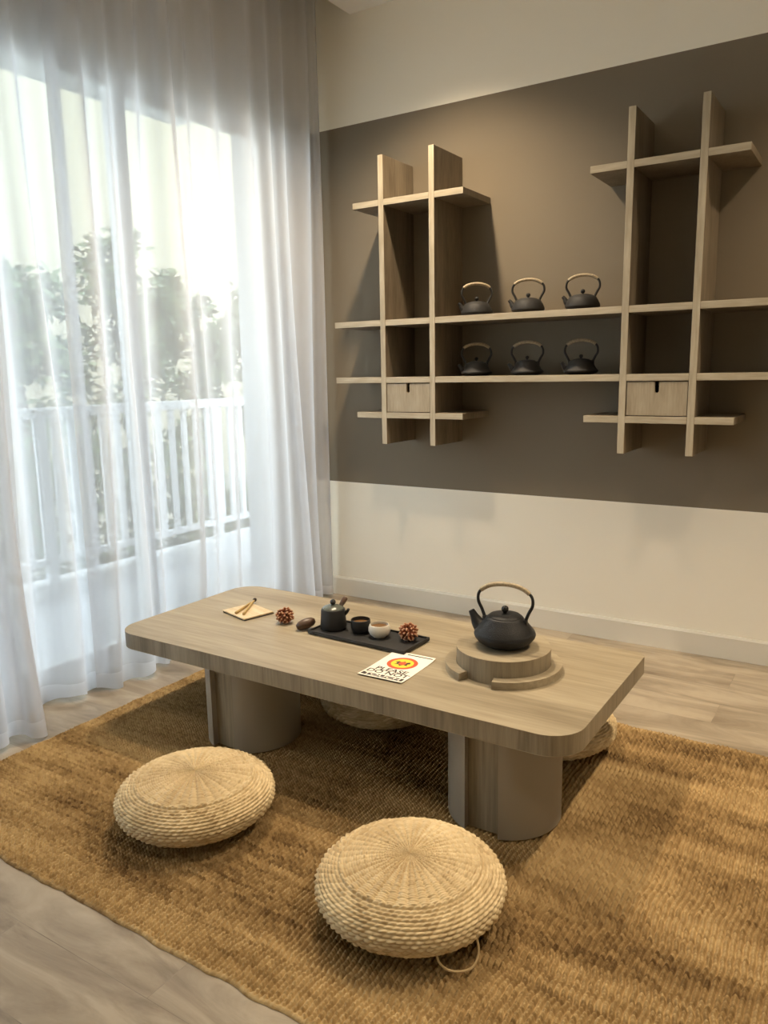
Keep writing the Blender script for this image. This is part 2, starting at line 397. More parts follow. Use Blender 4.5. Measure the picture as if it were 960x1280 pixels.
def tree(x, y, h, cr, n, label, seed, palm=False):
    rnd = random.Random(seed)
    t = tag(empty('garden_tree', (x, y, -.5)), label, 'tree', 'trees beyond the balcony')
    bm = bmesh.new()
    tube(bm, crom([(0, 0, 0), (.05, .04, h*.3), (-.04, .02, h*.55), (.03, 0, h*.8)], 5), [.09 - .06*i/15 for i in range(16)], 8)
    finish('trunk', bm, M['bark'], t, True)
    bm = bmesh.new()
    cl = [(Vector((rnd.uniform(-.7, .7)*cr, rnd.uniform(-.9, .9)*cr, h*rnd.uniform(.25, .86))), cr*rnd.uniform(.22, .42)) for _ in range(26)]
    for i in range(n):
        c, r = rnd.choice(cl)
        d = Vector((rnd.gauss(0, 1), rnd.gauss(0, 1), rnd.gauss(0, 1))).normalized() * r * rnd.uniform(.5, 1.05)
        p = c + d; L = rnd.uniform(.10, .2); w = L*.38
        a = Vector((rnd.gauss(0, 1), rnd.gauss(0, 1), rnd.gauss(-.3, .6))).normalized()
        b_ = a.cross(Vector((rnd.gauss(0, 1), rnd.gauss(0, 1), rnd.gauss(0, 1)))).normalized()
        bm.faces.new([bm.verts.new(q) for q in (p, p+a*L*.5+b_*w*.5, p+a*L, p+a*L*.5-b_*w*.5)])
    finish('crown', bm, M['leaf'], t)
    return t
tree(-7.4, 1.1, 3.3, .62, 2600, 'leafy tree at far left beyond the balcony railing', 1)
tree(-7.5, 2.55, 3.9, .62, 2600, 'tallest leafy tree behind the left half of the sheer curtain', 2)
tree(-7.8, 4.0, 3.5, .62, 2600, 'leafy tree second from the right beyond the railing', 3)
tree(-7.6, 5.6, 3.2, .68, 2600, 'rightmost leafy tree beyond the balcony railing', 4)
tree(-7.8, -.4, 3.6, .62, 2400, 'leafy tree nearest the left edge, mostly hidden by curtain', 5)
bm = bmesh.new()
rnd = random.Random(12)
for i in range(9000):
    p = Vector((rnd.uniform(-6.35, -5.75), rnd.uniform(-3, 8), 0)); p.z = -.5 + rnd.uniform(0, 1.0 + .35*math.sin(p.y*1.7) + .2*math.sin(p.y*4.1))
    L = rnd.uniform(.08, .18); a = Vector((rnd.gauss(0, 1), rnd.gauss(0, 1), rnd.gauss(0, 1))).normalized()
    b_ = a.cross(Vector((rnd.gauss(0, 1), rnd.gauss(0, 1), rnd.gauss(0, 1)))).normalized()
    bm.faces.new([bm.verts.new(q) for q in (p, p+a*L*.5+b_*L*.2, p+a*L, p+a*L*.5-b_*L*.2)])
tag(finish('garden_hedge', bm, M['leaf']), 'low green hedge seen through the railing slats', 'hedge', kind='stuff')

# ------------------------------------------------------------------ curtains
def curtain(name, y0, y1, x0, lam, om_deg, seed, label, zb=.012, zt=3.294, lean=0.0, curl=None, amps=None):
    """a hanging cloth whose plan is a meander; folds are fuller low down"""
    rnd = random.Random(seed)
    n = max(2, int(round(abs(y1-y0)/lam)))
    w = [rnd.uniform(.6, 1.45) for _ in range(n)]
    om = [math.radians(om_deg)*rnd.uniform(.72, 1.2) for _ in range(n)]
    if amps: om = [math.radians(a) for a in amps[:n]] + om[len(amps):]
    per = 30; nz = 46
    bm = bmesh.new(); rows = []
    for iz in range(nz+1):
        t = iz/nz; z = zb + (zt-zb)*t
        pts = [(0.0, 0.0)]
        for k in range(n):
            gain = (1.0 - .22*t) + .10*math.sin(2.3*t*PI + k*1.9 + seed)
            wk = w[k]*(1 + .22*math.sin(1.1*t*PI + k*2.7 + seed*1.3))
            for i in range(per):
                s = (i+.5)/per
                th = om[k]*gain*math.sin(2*PI*s)
                ds = wk/per
                px, py = pts[-1]
                pts.append((px + math.sin(th)*ds, py + math.cos(th)*ds))
        tot = pts[-1][1]; sc = (y1-y0)/tot
        row = []
        for j, (px, py) in enumerate(pts):
            xx = x0 + px*abs(sc)*.75 + .012*math.sin(py*2.2+seed) + .018*(1-t)*math.sin(py*3.1 + seed*2)
            yy = y0 + py*sc + lean*(1-t)
            if curl: xx, yy = curl(xx, yy, t)
            zz = z if iz > 0 else z + .012*math.sin(py*5+seed)
            row.append(bm.verts.new((xx, yy, zz)))
        rows.append(row)
    for a, b_ in zip(rows, rows[1:]):
        for j in range(len(a)-1): bm.faces.new((a[j], a[j+1], b_[j+1], b_[j]))
    o = finish(name, bm, M['voile'], None, True)
    tag(o, label, 'curtain', 'white sheer curtains over the glass doors')
    return o
curtain('sheer_curtain', -4.6, -2.02, -2.59, .15, 82, 3, 'nearest white sheer curtain panel, at the left edge, with the densest cloth')
curtain('sheer_curtain', -2.32, -1.585, -2.745, .15, 66, 5, 'middle white sheer curtain panel with its hem nearest the rug corner')
curtain('sheer_curtain', -1.695, -.05, -2.68, .15, 78, 9, 'widest white sheer curtain panel hanging into the back corner')
tr = tag(empty('curtain_track', (-2.66, -2.4, ZP)), 'white ceiling track carrying the sheer curtains in the recess', 'curtain track')
nbox('track_rail', (-.03, -2.35, -.022), (.03, 2.36, 0), M['alu'], tr, .003)

# ------------------------------------------------------------------ wall shelving
DP = .29; TH = .029
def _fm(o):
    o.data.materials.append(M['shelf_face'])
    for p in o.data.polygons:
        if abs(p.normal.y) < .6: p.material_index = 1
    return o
def crossed_shelf(xa, label, dlabel):
    """two uprights (xa, xa+.279) crossed by short boards, with drawer"""
    u = tag(empty('crossed_wall_shelf', (xa+.14, 0, 1.6)), label, 'shelf')
    cx = xa+.14
    for ux in (xa, xa+.279):
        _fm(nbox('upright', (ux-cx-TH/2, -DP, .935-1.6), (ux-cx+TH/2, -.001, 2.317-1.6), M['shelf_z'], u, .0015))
    for zc, xl, xr in ((2.10, xa-.165, xa+.444), (1.08, xa-.165, xa+.442)):
        # three lengths, butted against the uprights
        bm = bmesh.new()
        for a, b_ in ((xl, xa-TH/2), (xa+TH/2, xa+.279-TH/2), (xa+.279+TH/2, xr)):
            box(bm, (a-cx, -DP, zc-TH/2-1.6), (b_-cx, -.001, zc+TH/2-1.6), .0015)
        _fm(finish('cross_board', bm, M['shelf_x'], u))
    # drawer box between uprights
    x0, x1 = xa+TH/2+.003, xa+.279-TH/2-.003
    z0, z1 = 1.08+TH/2+.004, 1.255-TH/2-.004
    bm = bmesh.new()
    sx, sw, sd = (x0+x1)/2, .009, .045
    # front with a notch cut from its top edge
    out = [(x0, z0), (x1, z0), (x1, z1), (sx+sw, z1), (sx+sw, z1-sd+sw)]
    out += [(sx+sw*math.cos(a), z1-sd+sw-sw*math.sin(a)) for a in [PI*i/8 for i in range(1, 8)]]
    out += [(sx-sw, z1-sd+sw), (sx-sw, z1), (x0, z1)]
    t = bmesh.new()
    f = [t.verts.new((x-cx, -DP+.004, z-1.6)) for x, z in out]; bk = [t.verts.new((x-cx, -DP+.02, z-1.6)) for x, z in out]
    t.faces.new(f); t.faces.new(bk[::-1])
    for i in range(len(out)):
        j = (i+1) % len(out); t.faces.new((f[i], bk[i], bk[j], f[j]))
    d = finish('drawer', t, M['drawer'], u); 
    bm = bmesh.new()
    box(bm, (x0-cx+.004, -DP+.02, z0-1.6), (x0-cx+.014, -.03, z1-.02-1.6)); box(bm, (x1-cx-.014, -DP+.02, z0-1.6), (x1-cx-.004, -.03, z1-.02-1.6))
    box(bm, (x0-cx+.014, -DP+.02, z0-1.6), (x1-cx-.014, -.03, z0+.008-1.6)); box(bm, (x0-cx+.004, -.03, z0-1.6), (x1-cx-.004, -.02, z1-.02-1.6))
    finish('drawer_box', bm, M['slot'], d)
    return u
crossed_shelf(-2.137, 'oak crossed wall shelf with small drawer, beside the sheer curtain', '')
crossed_shelf(-.944, 'oak crossed wall shelf with small drawer, right of the kettles', '')
def long_board(zc, label):
    u = tag(empty('long_wall_board', (-1.1, 0, zc)), label, 'shelf')
    xs = [(-2.43, -2.137-TH/2), (-2.137+TH/2, -1.858-TH/2), (-1.858+TH/2, -.944-TH/2), (-.944+TH/2, -.665-TH/2), (-.665+TH/2, .55)]
    bm = bmesh.new()
    for a, b_ in xs: box(bm, (a+1.1, -DP+.001, -TH/2), (b_+1.1, -.001, TH/2), .0015)
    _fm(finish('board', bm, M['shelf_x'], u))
    return u
long_board(1.534, 'upper long oak board crossing both shelf units, three kettles on top')
long_board(1.255, 'lower long oak board crossing both shelf units, directly above the drawers')

# ------------------------------------------------------------------ kettles
def make_kettle(name, prof, lid_r, lid_z, hp, wrap, sp, mat, label, cat='kettle', group=None):
    k = tag(empty(name, (0, 0, 0)), label, cat, group)
    bm = bmesh.new(); lathe(bm, prof, 56); finish('body', bm, mat, k, True, sharp=40)
    bm = bmesh.new(); lathe(bm, [(0, lid_z-.004), (lid_r, lid_z-.004), (lid_r+.001, lid_z), (lid_r*.95, lid_z+.004), (lid_r*.5, lid_z+.008), (0, lid_z+.009)], 40)
    lid = finish('lid', bm, mat, k, True, sharp=40)
    bm = bmesh.new(); r = lid_r*.23
    lathe(bm, [(0, lid_z+.007), (r*.5, lid_z+.007), (r*.45, lid_z+.007+r*.45), (r*.85, lid_z+.007+r*.8), (r, lid_z+.007+r*1.3), (r*.87, lid_z+.007+r*1.85), (r*.5, lid_z+.007+r*2.15), (0, lid_z+.007+r*2.25)], 20)
    finish('knob', bm, M['blackgloss'] if mat is M['iron'] else mat, lid, True)
    bm = bmesh.new(); pts = crom([(x, 0, z) for x, z in hp], 8)
    L = len(pts); tube(bm, pts, [.0042 + .0012*abs(2*i/(L-1)-1) for i in range(L)], 10)
    h = finish('handle', bm, mat, k, True)
    a, b_ = int(L*wrap[0]), int(L*wrap[1]); bm = bmesh.new()
    seg = pts[a:b_+1]; fine = []
    for i in range(len(seg)-1):
        for q in range(4): fine.append(seg[i].lerp(seg[i+1], q/4))
    tube(bm, fine, [.0068 + .0007*(i % 2) for i in range(len(fine))], 12)
    finish('handle_wrap', bm, M['cane'], h, True)['label'] = 'tan cane wrapping'
    bm = bmesh.new(); pts, rs = sp; P = crom([(x, 0, z) for x, z in pts], 6); n = len(P)
    R = [rs[min(int(i/6), len(rs)-2)] + (rs[min(int(i/6)+1, len(rs)-1)] - rs[min(int(i/6), len(rs)-2)])*((i/6) % 1 if i < n-1 else 1) for i in range(n)]
    tube(bm, P, R, 16)
    finish('spout', bm, mat, k, True, sharp=50)
    for sx in (-1, 1):
        x, z = abs(hp[0][0]), hp[0][1]
        bm = bmesh.new(); box(bm, (sx*x-.007, -.008, z-.014), (sx*x+.007, .008, z+.006), .003)
        finish('handle_lug', bm, mat, k)
    return k
big = make_kettle('iron_kettle',
    [(0, 0), (.052, 0), (.066, .005), (.084, .018), (.093, .029), (.0955, .037), (.092, .046), (.074, .068), (.060, .084), (.056, .090), (.053, .092), (0, .092)],
    .050, .093, [(-.064, .082), (-.074, .108), (-.086, .135), (-.082, .163), (-.055, .184), (-.02, .193), (.02, .193), (.055, .184), (.082, .163), (.086, .135), (.074, .108), (.064, .082)],
    (.30, .70), ([(-.066, .042), (-.086, .060), (-.099, .082), (-.109, .100)], [.030, .021, .013, .009]), M['iron'],
    'large black iron kettle standing on the round wooden plinth')
big.location = (-.942, -1.487, .4555); big.rotation_euler.z = math.radians(8)
HPS = [(-.050, .056), (-.061, .078), (-.072, .100), (-.067, .126), (-.044, .143), (-.015, .150), (.015, .150), (.044, .143), (.067, .126), (.072, .100), (.061, .078), (.050, .056)]
up = make_kettle('iron_kettle',
    [(0, 0), (.052, 0), (.068, .006), (.076, .016), (.075, .024), (.067, .042), (.058, .056), (.050, .061), (0, .061)],
    .044, .061, HPS, (.30, .70), ([(-.056, .026), (-.070, .038), (-.078, .052), (-.087, .062)], [.017, .013, .009, .007]), M['iron2'],
    'small black iron kettle on the upper board, left of three, in the shelf shadow', group='small iron kettles on the wall boards')
lo = make_kettle('iron_kettle',
    [(0, 0), (.050, 0), (.062, .004), (.076, .012), (.077, .017), (.067, .026), (.058, .042), (.052, .058), (.047, .062), (0, .062)],
    .038, .062, HPS, (.30, .70), ([(-.056, .024), (-.070, .032), (-.078, .044), (-.086, .054)], [.015, .012, .009, .007]), M['iron2'],
    'small black iron kettle on the lower board, left of three', group='small iron kettles on the wall boards')
for proto, zz, ws in ((up, 1.534+TH/2+.0003, ('upper', ', in the shelf shadow')), (lo, 1.255+TH/2+.0003, ('lower', ''))):
    for i, x in enumerate((-1.684, -1.424, -1.168)):
        k = proto if i == 0 else copy_tree(proto)
        k.location = (x, -.165, zz); k.rotation_euler.z = math.radians((38, 16, 12)[i])
        k['label'] = 'small black iron kettle on the %s board, %s of the three there' % (ws[0], ('leftmost', 'middle', 'rightmost')[i])

# ------------------------------------------------------------------ rug
import numpy as np
def make_rug():
    X0, X1, Y0, Y1 = -2.472, .42, -2.583, -.905
    px, py = .0142, .0098
    nx = int((X1-X0)/.00215); ny = int((Y1-Y0)/.0022)
    xs = np.linspace(0, 1, nx); ys = np.linspace(0, 1, ny)
    U, V = np.meshgrid(xs, ys)
    X = X0 + U*(X1-X0); Y = Y0 + V*(Y1-Y0)
    rs = np.random.RandomState(4)
    def sm(n, k, axis_len):            # smooth 1-D noise
        a = rs.rand(n+3); t = np.linspace(0, n, axis_len); i = t.astype(int); f = t-i; f = f*f*(3-2*f)
        return a[i]*(1-f)+a[i+1]*f-.5
    wx = sm(70, 0, ny)[:, None]*.006 + sm(14, 0, ny)[:, None]*.010
    wy = sm(50, 0, nx)[None, :]*.005 + sm(12, 0, nx)[None, :]*.014
    rib = (X + wx)/px; col = np.floor(rib); fr = rib-col
    rph = rs.rand(4096)
    ph = (Y + wy)/py + .22*rph[(col % 4096).astype(int)] + .2*(fr-.5)
    row = np.floor(ph); fk = ph-row
    h = np.clip(np.abs(np.sin(PI*fr))*1.45-.45, 0, 1)**.7 * (.50 + .50*np.clip(np.abs(np.sin(PI*fk))*1.2-.2, 0, 1)**.7)
    rnd = rs.rand(4096)
    kn = rnd[((col*131 + row*17) % 4096).astype(int)]
    h = h*(.75+.35*kn)
    Z = .0010 + .0130*h
    # colour of each yarn loop: random loops, streaky rows, broad patches
    rw = rs.rand(2048)
    streak = rw[(row % 2048).astype(int)]
    broad = rs.rand(26, 14); bx = (U*12.99); by = (V*24.99); i0 = by.astype(int); j0 = bx.astype(int); fy = by-i0; fx = bx-j0
    bro = broad[i0, j0]*(1-fy)*(1-fx)+broad[np.minimum(i0+1, 25), j0]*fy*(1-fx)+broad[i0, np.minimum(j0+1, 13)]*(1-fy)*fx+broad[np.minimum(i0+1, 25), np.minimum(j0+1, 13)]*fy*fx
    yarn = .28*rnd[((col*37 + row*101 + 7) % 4096).astype(int)] + .18*streak + .54*bro
    # wavy border and rolled edge
    e = np.minimum(np.minimum(X-X0, X1-X), np.minimum(Y-Y0, Y1-Y))
    Z = np.where(e < .009, .001 + (.0065+.003*h)*np.sqrt(np.clip(e/.009, 0, 1)), Z)
    X = X + (sm(40, 0, ny)[:, None]*.010)*(1-U) + sm(90, 0, ny)[:, None]*.003
    Y = Y + (sm(40, 0, nx)[None, :]*.010) + sm(110, 0, nx)[None, :]*.003
    co = np.stack([X, Y, Z], -1).reshape(-1, 3).astype(np.float32)
    idx = np.arange(nx*ny).reshape(ny, nx)
    q = np.stack([idx[:-1, :-1], idx[:-1, 1:], idx[1:, 1:], idx[1:, :-1]], -1).reshape(-1, 4).astype(np.int32)
    me = bpy.data.meshes.new('jute_rug')
    me.vertices.add(len(co)); me.vertices.foreach_set('co', co.ravel())
    me.loops.add(q.size); me.loops.foreach_set('vertex_index', q.ravel())
    me.polygons.add(len(q)); me.polygons.foreach_set('loop_start', np.arange(0, q.size, 4, dtype=np.int32)); me.polygons.foreach_set('loop_total', np.full(len(q), 4, dtype=np.int32))
    me.polygons.foreach_set('use_smooth', np.ones(len(q), dtype=bool))
    me.update(calc_edges=True); me.materials.append(M['rug'])
    at_ = me.attributes.new('yarn', 'FLOAT', 'POINT'); at_.data.foreach_set('value', yarn.ravel().astype(np.float32))
    o = bpy.data.objects.new('jute_rug', me); COL.objects.link(o)
    return tag(o, 'large golden brown woven jute rug beneath the low table', 'rug')
make_rug()
RZ = .0154

# ------------------------------------------------------------------ straw cushions
def cushion_mesh(R=.228, H=.142):
    NS = 68; na = NS*8
    prof = []
    N = 1500
    for i in range(N+1):
        t = PI*i/N
        r = R*math.sin(t)**.78 if t < PI/2 else R*math.sin(t)**.70
        c = math.cos(t); z = H/2 + H/2*(abs(c)**.92)*(1 if c > 0 else -1)
        prof.append((r, z))
    arc = [0]
    for a, b_ in zip(prof, prof[1:]): arc.append(arc[-1]+math.hypot(b_[0]-a[0], b_[1]-a[1]))
    seam = .168
    def rowc(s):                      # row number at arc length s
        return s/.0062 if s < seam else seam/.0062 + (s-seam)/.0092
    out = []; s = 0.0; k = 0
    while s < arc[-1]:
        while arc[k+1] < s and k < N-1: k += 1
        f = (s-arc[k])/max(1e-9, arc[k+1]-arc[k])
        r = prof[k][0]*(1-f)+prof[k+1][0]*f; z = prof[k][1]*(1-f)+prof[k+1][1]*f
        tr, tz = prof[k+1][0]-prof[k][0], prof[k+1][1]-prof[k][1]; l = math.hypot(tr, tz)
        out.append((r, z, -tz/l, tr/l, s)); s += (.0062/6 if s < seam else .0092/6)
        if s > arc[-1]*.93: break
    bm = bmesh.new(); rings = []; lay = bm.verts.layers.float.new('strand'); rr0 = random.Random(3); tb = [rr0.random() for _ in range(997)]
    c0 = bm.verts.new((0, 0, H-.002))
    for r, z, nr, nz, s in out[1:]:
        rc = rowc(s); row = math.floor(rc); fr = rc-row; ring = []
        amp = .0055 if s < seam else .0062
        amp *= min(1, .25 + s/.06)
        rh = abs(math.sin(PI*fr))**.8
        seamb = .0035*math.exp(-((s-seam)/.005)**2)
        wn = noise.noise(Vector((row*7.3, 1.1, 0)))
        for i in range(na):
            a = i/na
            top = s < seam
            st = a*40 + .12*(row % 2) if top else a*NS + .5*(row % 2) + .45*(fr-.5) + .15*wn
            fs = st-math.floor(st)
            h = (.30*rh + .70*max(0, abs(math.sin(PI*fs))*1.5-.5)**.5) if top else rh*(.15 + .85*abs(math.sin(PI*fs))**.75)
            j = noise.noise(Vector((math.floor(st)*3.7, row*2.9, .5)))
            d = amp*(h*(1+.5*j)-.5) + seamb
            wob = 1 + .010*noise.noise(Vector((math.cos(2*PI*a)*1.6, math.sin(2*PI*a)*1.6, z*6)))
            rr = (r + nr*d)*wob
            vv = bm.verts.new((rr*math.cos(2*PI*a), rr*math.sin(2*PI*a), z+nz*d)); vv[lay] = (.5*tb[int(math.floor(st))*31 % 997] + .5*tb[(int(math.floor(st))*31 + row*57) % 997]) if top else tb[(int(math.floor(st))*31 + row*57) % 997]; ring.append(vv)
        rings.append(ring)
    for i in range(na): bm.faces.new((c0, rings[0][i], rings[0][(i+1) % na]))
    for a, b_ in zip(rings, rings[1:]):
        for i in range(na):
            j = (i+1) % na; bm.faces.new((a[i], b_[i], b_[j], a[j]))
    bm.faces.new(rings[-1])
    zmin = min(v.co.z for v in bm.verts)
    for v in bm.verts: v.co.z -= zmin
    return bm
cush = finish('straw_floor_cushion', cushion_mesh(), M['straw'], None, True)
CU = [(-.8752, -2.184, 20, 'round woven straw floor cushion in front, nearest the camera, with a carry loop'),
      (-1.6157, -2.166, 75, 'round woven straw floor cushion at left on the rug, before the left table leg'),
      (-1.527, -1.2975, 140, 'round woven straw floor cushion behind the table, seen between its legs'),
      (-.905, -1.19, 230, "round woven straw floor cushion behind the table's right end")]
for i, (x, y, a, lab) in enumerate(CU):
    o = cush if i == 0 else cush.copy()
    if i: COL.objects.link(o)
    o.location = (x, y, RZ-.001); o.rotation_euler.z = math.radians(a)
    tag(o, lab, 'floor cushion', 'round straw floor cushions')
bm = bmesh.new()
ca = math.radians(-25 - 20)
def cp(deg, r, z): a = ca + math.radians(deg); return (r*math.cos(a), r*math.sin(a), z)
tube(bm, crom([cp(-19, .212, .044), cp(-18, .222, .030), cp(-13, .231, .014), cp(-5, .237, .006), cp(1, .237, .008), cp(5, .232, .020), cp(7, .226, .036), cp(8, .215, .054)], 6), .0028, 8)
finish('carry_loop', bm, M['straw'], cush, True)

# ------------------------------------------------------------------ low table
TB = tag(empty('low_tea_table', (-1.46, -1.5065, 0)), 'long low oak tea table with rounded corners and two drum legs', 'table')
bm = bmesh.new()
prism(bm, rrect(-.869, -.3585, .869, .3585, (.035, .10, .10, .10), 16), .323, .381, .0015, 1, 0)
top = finish('tabletop', bm, [M['oak_x'], M['oak_z']], TB, True, sharp=30)
def table_leg(cx, cy):
    g = empty('drum_leg', (cx, cy, RZ)); g.parent = TB
    R_, H_ = .166, .323-RZ
    def seg(a0, a1, n=30): return [(R_*math.cos(a0+(a1-a0)*i/n), R_*math.sin(a0+(a1-a0)*i/n)) for i in range(n+1)]
    xa, xb = -.052, .050
    t = math.acos(xb/R_); u = math.acos(-xa/R_)
    bm = bmesh.new(); prism(bm, seg(-t, t), 0, H_, .001); finish('drum_half', bm, M['taupe'], g, True, sharp=30)
    bm = bmesh.new(); prism(bm, seg(PI-u, PI+u), 0, H_, .001); finish('drum_half', bm, M['taupe'], g, True, sharp=30)
    bm = bmesh.new(); box(bm, (xa, -.135, 0), (xb, .135, H_)); finish('centre_panel', bm, M['oak_z'], g)
    return g
table_leg(.598, -.1535); table_leg(-.382, -.1535)
ZT = .3812

# ------------------------------------------------------------------ plinth
PL = tag(empty('round_plinth', (-.944, -1.492, ZT)), 'round oak plinth with a low curved rim, under the large kettle', 'plinth')
bm = bmesh.new(); t = [(.1455*math.cos(2*PI*i/72), .1455*math.sin(2*PI*i/72)) for i in range(72)]
prism(bm, t, 0, .074, .0015, 1, 0); finish('drum', bm, [M['oak_x'], M['oak_z']], PL, True, sharp=30)
def arc_piece(a0, a1, r0, r1, h):
    a0, a1 = math.radians(a0), math.radians(a1); n = 60
    o = [(r1*math.cos(a0+(a1-a0)*i/n), r1*math.sin(a0+(a1-a0)*i/n)) for i in range(n+1)]
    o += [(r0*math.cos(a1-(a1-a0)*i/n), r0*math.sin(a1-(a1-a0)*i/n)) for i in range(n+1)]
    bm = bmesh.new(); prism(bm, o, 0, h, .001); return bm
finish('rim', arc_piece(-77, 247, .147, .180, .024), M['oak_x'], PL, True, sharp=30)

# ------------------------------------------------------------------ things on the table
def at(x, y, z=ZT): return (x, y, z)
ty = tag(empty('tea_tray', at(-1.468, -1.470), math.radians(-2)), 'long flat black tray holding the teapot and two cups', 'tray')
bm = bmesh.new(); W, Dp = .205, .082
box(bm, (-W, -Dp, .003), (W, Dp, .009), .001)
box(bm, (-W, -Dp, .009), (W, -Dp+.006, .015), .001); box(bm, (-W, Dp-.006, .009), (W, Dp, .015), .001)
box(bm, (-W, -Dp+.006, .009), (-W+.006, Dp-.006, .015), .001); box(bm, (W-.006, -Dp+.006, .009), (W, Dp-.006, .015), .001)
finish('tray_plate', bm, M['tray'], ty)
for sx in (-1, 1):
    bm = bmesh.new(); box(bm, (sx*(W-.03)-.008, -Dp+.01, 0), (sx*(W-.03)+.008, Dp-.01, .003))
    finish('foot', bm, M['tray'], ty)
TZ = ZT + .0092

tp = tag(empty('teapot', (-1.618, -1.466, TZ), math.radians(10)), 'small black cylindrical teapot with wooden side handle, on the tray', 'teapot')
bm = bmesh.new(); lathe(bm, [(0, 0), (.041, 0), (.0465, .004), (.0475, .012), (.0455, .040), (.0435, .068), (.042, .073), (.038, .074), (0, .074)], 44)
finish('body', bm, M['black'], tp, True, sharp=40)
bm = bmesh.new(); lathe(bm, [(0, .072), (.038, .072), (.0395, .075), (.034, .080), (.018, .086), (0, .088)], 40)
ld = finish('lid', bm, M['glassgrey'], tp, True, sharp=40); ld['label'] = 'grey green lid'
bm = bmesh.new(); bmesh.ops.create_uvsphere(bm, u_segments=20, v_segments=12, radius=.0105, matrix=Matrix.Translation((0, 0, .097)))
finish('knob', bm, M['blackgloss'], ld, True)
bm = bmesh.new(); tube(bm, crom([(.036, .010, .052), (.050, .010, .064), (.058, .008, .074)], 5), [.010, .009, .008, .0075, .007, .0065, .006, .0055, .005, .005, .005], 12)
finish('spout', bm, M['black'], tp, True)
bm = bmesh.new(); tube(bm, crom([(.008, .034, .066), (.012, .046, .077), (.016, .058, .089), (.020, .068, .098)], 5), [.006, .0065, .007, .0075, .008, .0085, .009, .0095, .010, .010, .010, .010, .010, .0095, .008, .004], 14)
finish('side_handle', bm, M['walnut'], tp, True)['label'] = 'dark wooden handle'

def cup(name, loc, prof, m, label, r_in, z_in):
    c = tag(empty(name, loc), label, 'cup')
    bm = bmesh.new(); lathe(bm, prof, 40, cap1=False); finish('bowl', bm, m, c, True, sharp=50)
    bm = bmesh.new(); lathe(bm, [(0, z_in-.002), (r_in, z_in-.002), (r_in, z_in), (0, z_in)], 40); finish('tea', bm, M['cupin'], c)['label'] = 'brown tea surface'
cup('tea_cup', (-1.509, -1.452, TZ), [(0, .0), (.024, 0), (.030, .005), (.0345, .018), (.0350, .036), (.0340, .046), (.0325, .047), (.0322, .036), (.030, .012), (0, .008)], M['black'], 'black tea cup in the middle of the tray, beside the teapot', .032, .034)
cup('tea_cup', (-1.424, -1.461, TZ), [(0, .0), (.022, 0), (.024, .003), (.033, .010), (.0385, .022), (.0385, .033), (.034, .044), (.032, .0445), (.0325, .038), (.035, .026), (.028, .010), (0, .007)], M['white'], 'cream white tea cup on the black tray', .0335, .036)

def pod(loc, seed, label):
    rnd = random.Random(seed)
    p = tag(empty('seed_pod', loc), label, 'decoration', 'spiky seed pods on the table')
    bm = bmesh.new(); bmesh.ops.create_icosphere(bm, subdivisions=3, radius=.021, matrix=Matrix.Translation((0, 0, .026)))
    finish('core', bm, M['pod'], p, True)
    b1 = bmesh.new(); b2 = bmesh.new()
    n = 84
    for i in range(n):
        zz = 1-2*(i+.5)/n; a = i*2.39996; r = math.sqrt(1-zz*zz)
        d = Vector((r*math.cos(a), r*math.sin(a), zz)); d += Vector((rnd.uniform(-.12, .12),)*3); d.normalize()
        L = rnd.uniform(.031, .037); c = Vector((0, 0, .028))
        if (c + d*L).z < .002: L = (.002-c.z)/d.z
        if L < .02: continue
        tube(b1, [c+d*.018, c+d*L*.85, c+d*(L-.003)], [.0042, .0042, .0034], 7)
        tube(b2, [c+d*(L-.004), c+d*(L-.001), c+d*L], [.0036, .0032, .0016], 7)
    finish('spikes', b1, M['pod'], p, True)['kind'] = 'stuff'
    q = finish('spike_tips', b2, M['podtip'], p, True); q['kind'] = 'stuff'; q['label'] = 'pale spike tips'
pod((-1.826, -1.488, ZT), 1, 'red brown spiky seed pod on the table between the bamboo squares and tray')
pod((-1.318, -1.442, TZ), 2, 'red brown spiky seed pod on the right end of the black tray')

eg = tag(empty('wooden_pestle', (-1.712, -1.508, ZT), math.radians(60)), 'dark brown wooden barrel shaped piece leaning on the tray corner', 'pestle')
bm = bmesh.new()
Mx = Matrix.Translation((0, 0, .0215)) @ Matrix.Rotation(math.radians(78), 4, 'Y')
lathe(bm, [(0, -.036), (.009, -.035), (.0155, -.026), (.019, -.008), (.019, .008), (.0155, .026), (.009, .035), (0, .036)], 28, Mx)
finish('barrel', bm, M['walnut'], eg, True)

# bamboo squares with sticks
sq = tag(empty('bamboo_square', at(-2.032, -1.462), math.radians(-16)), 'stack of thin pale bamboo squares left on the table', 'coaster')
bm = bmesh.new(); box(bm, (-.079, -.066, .0), (.079, .066, .004), .0008); finish('lower_square', bm, M['black'], sq)
bm = bmesh.new(); box(bm, (-.08, -.068, .004), (.078, .064, .009), .0008); finish('upper_square', bm, M['bamboo'], sq)
def stick(p0, p1, z, tip, label):
    a = Vector((*p0, z)); b_ = Vector((*p1, z)); s = tag(empty('bamboo_stick', a), label, 'stick')
    d = b_-a; bm = bmesh.new()
    tube(bm, [d*(i/10) for i in range(11)], [.0055-.0015*i/10 for i in range(11)], 10)
    finish('shaft', bm, M['brass'], s, True)
    if tip:
        bm = bmesh.new(); e = d.normalized()
        tube(bm, [d-e*.004, d+e*.004, d+e*.012, d+e*.017], [.005, .0075, .0075, .003], 10); finish('tip', bm, M['ink'], s, True)['label'] = 'black tip'
stick((-2.043, -1.520), (-2.085, -1.385), ZT+.0148, False, 'plain pale bamboo stick on the squares, left of the pair')
stick((-2.008, -1.515), (-2.093, -1.360), ZT+.0148, True, 'black tipped bamboo stick on the squares, right of the pair')

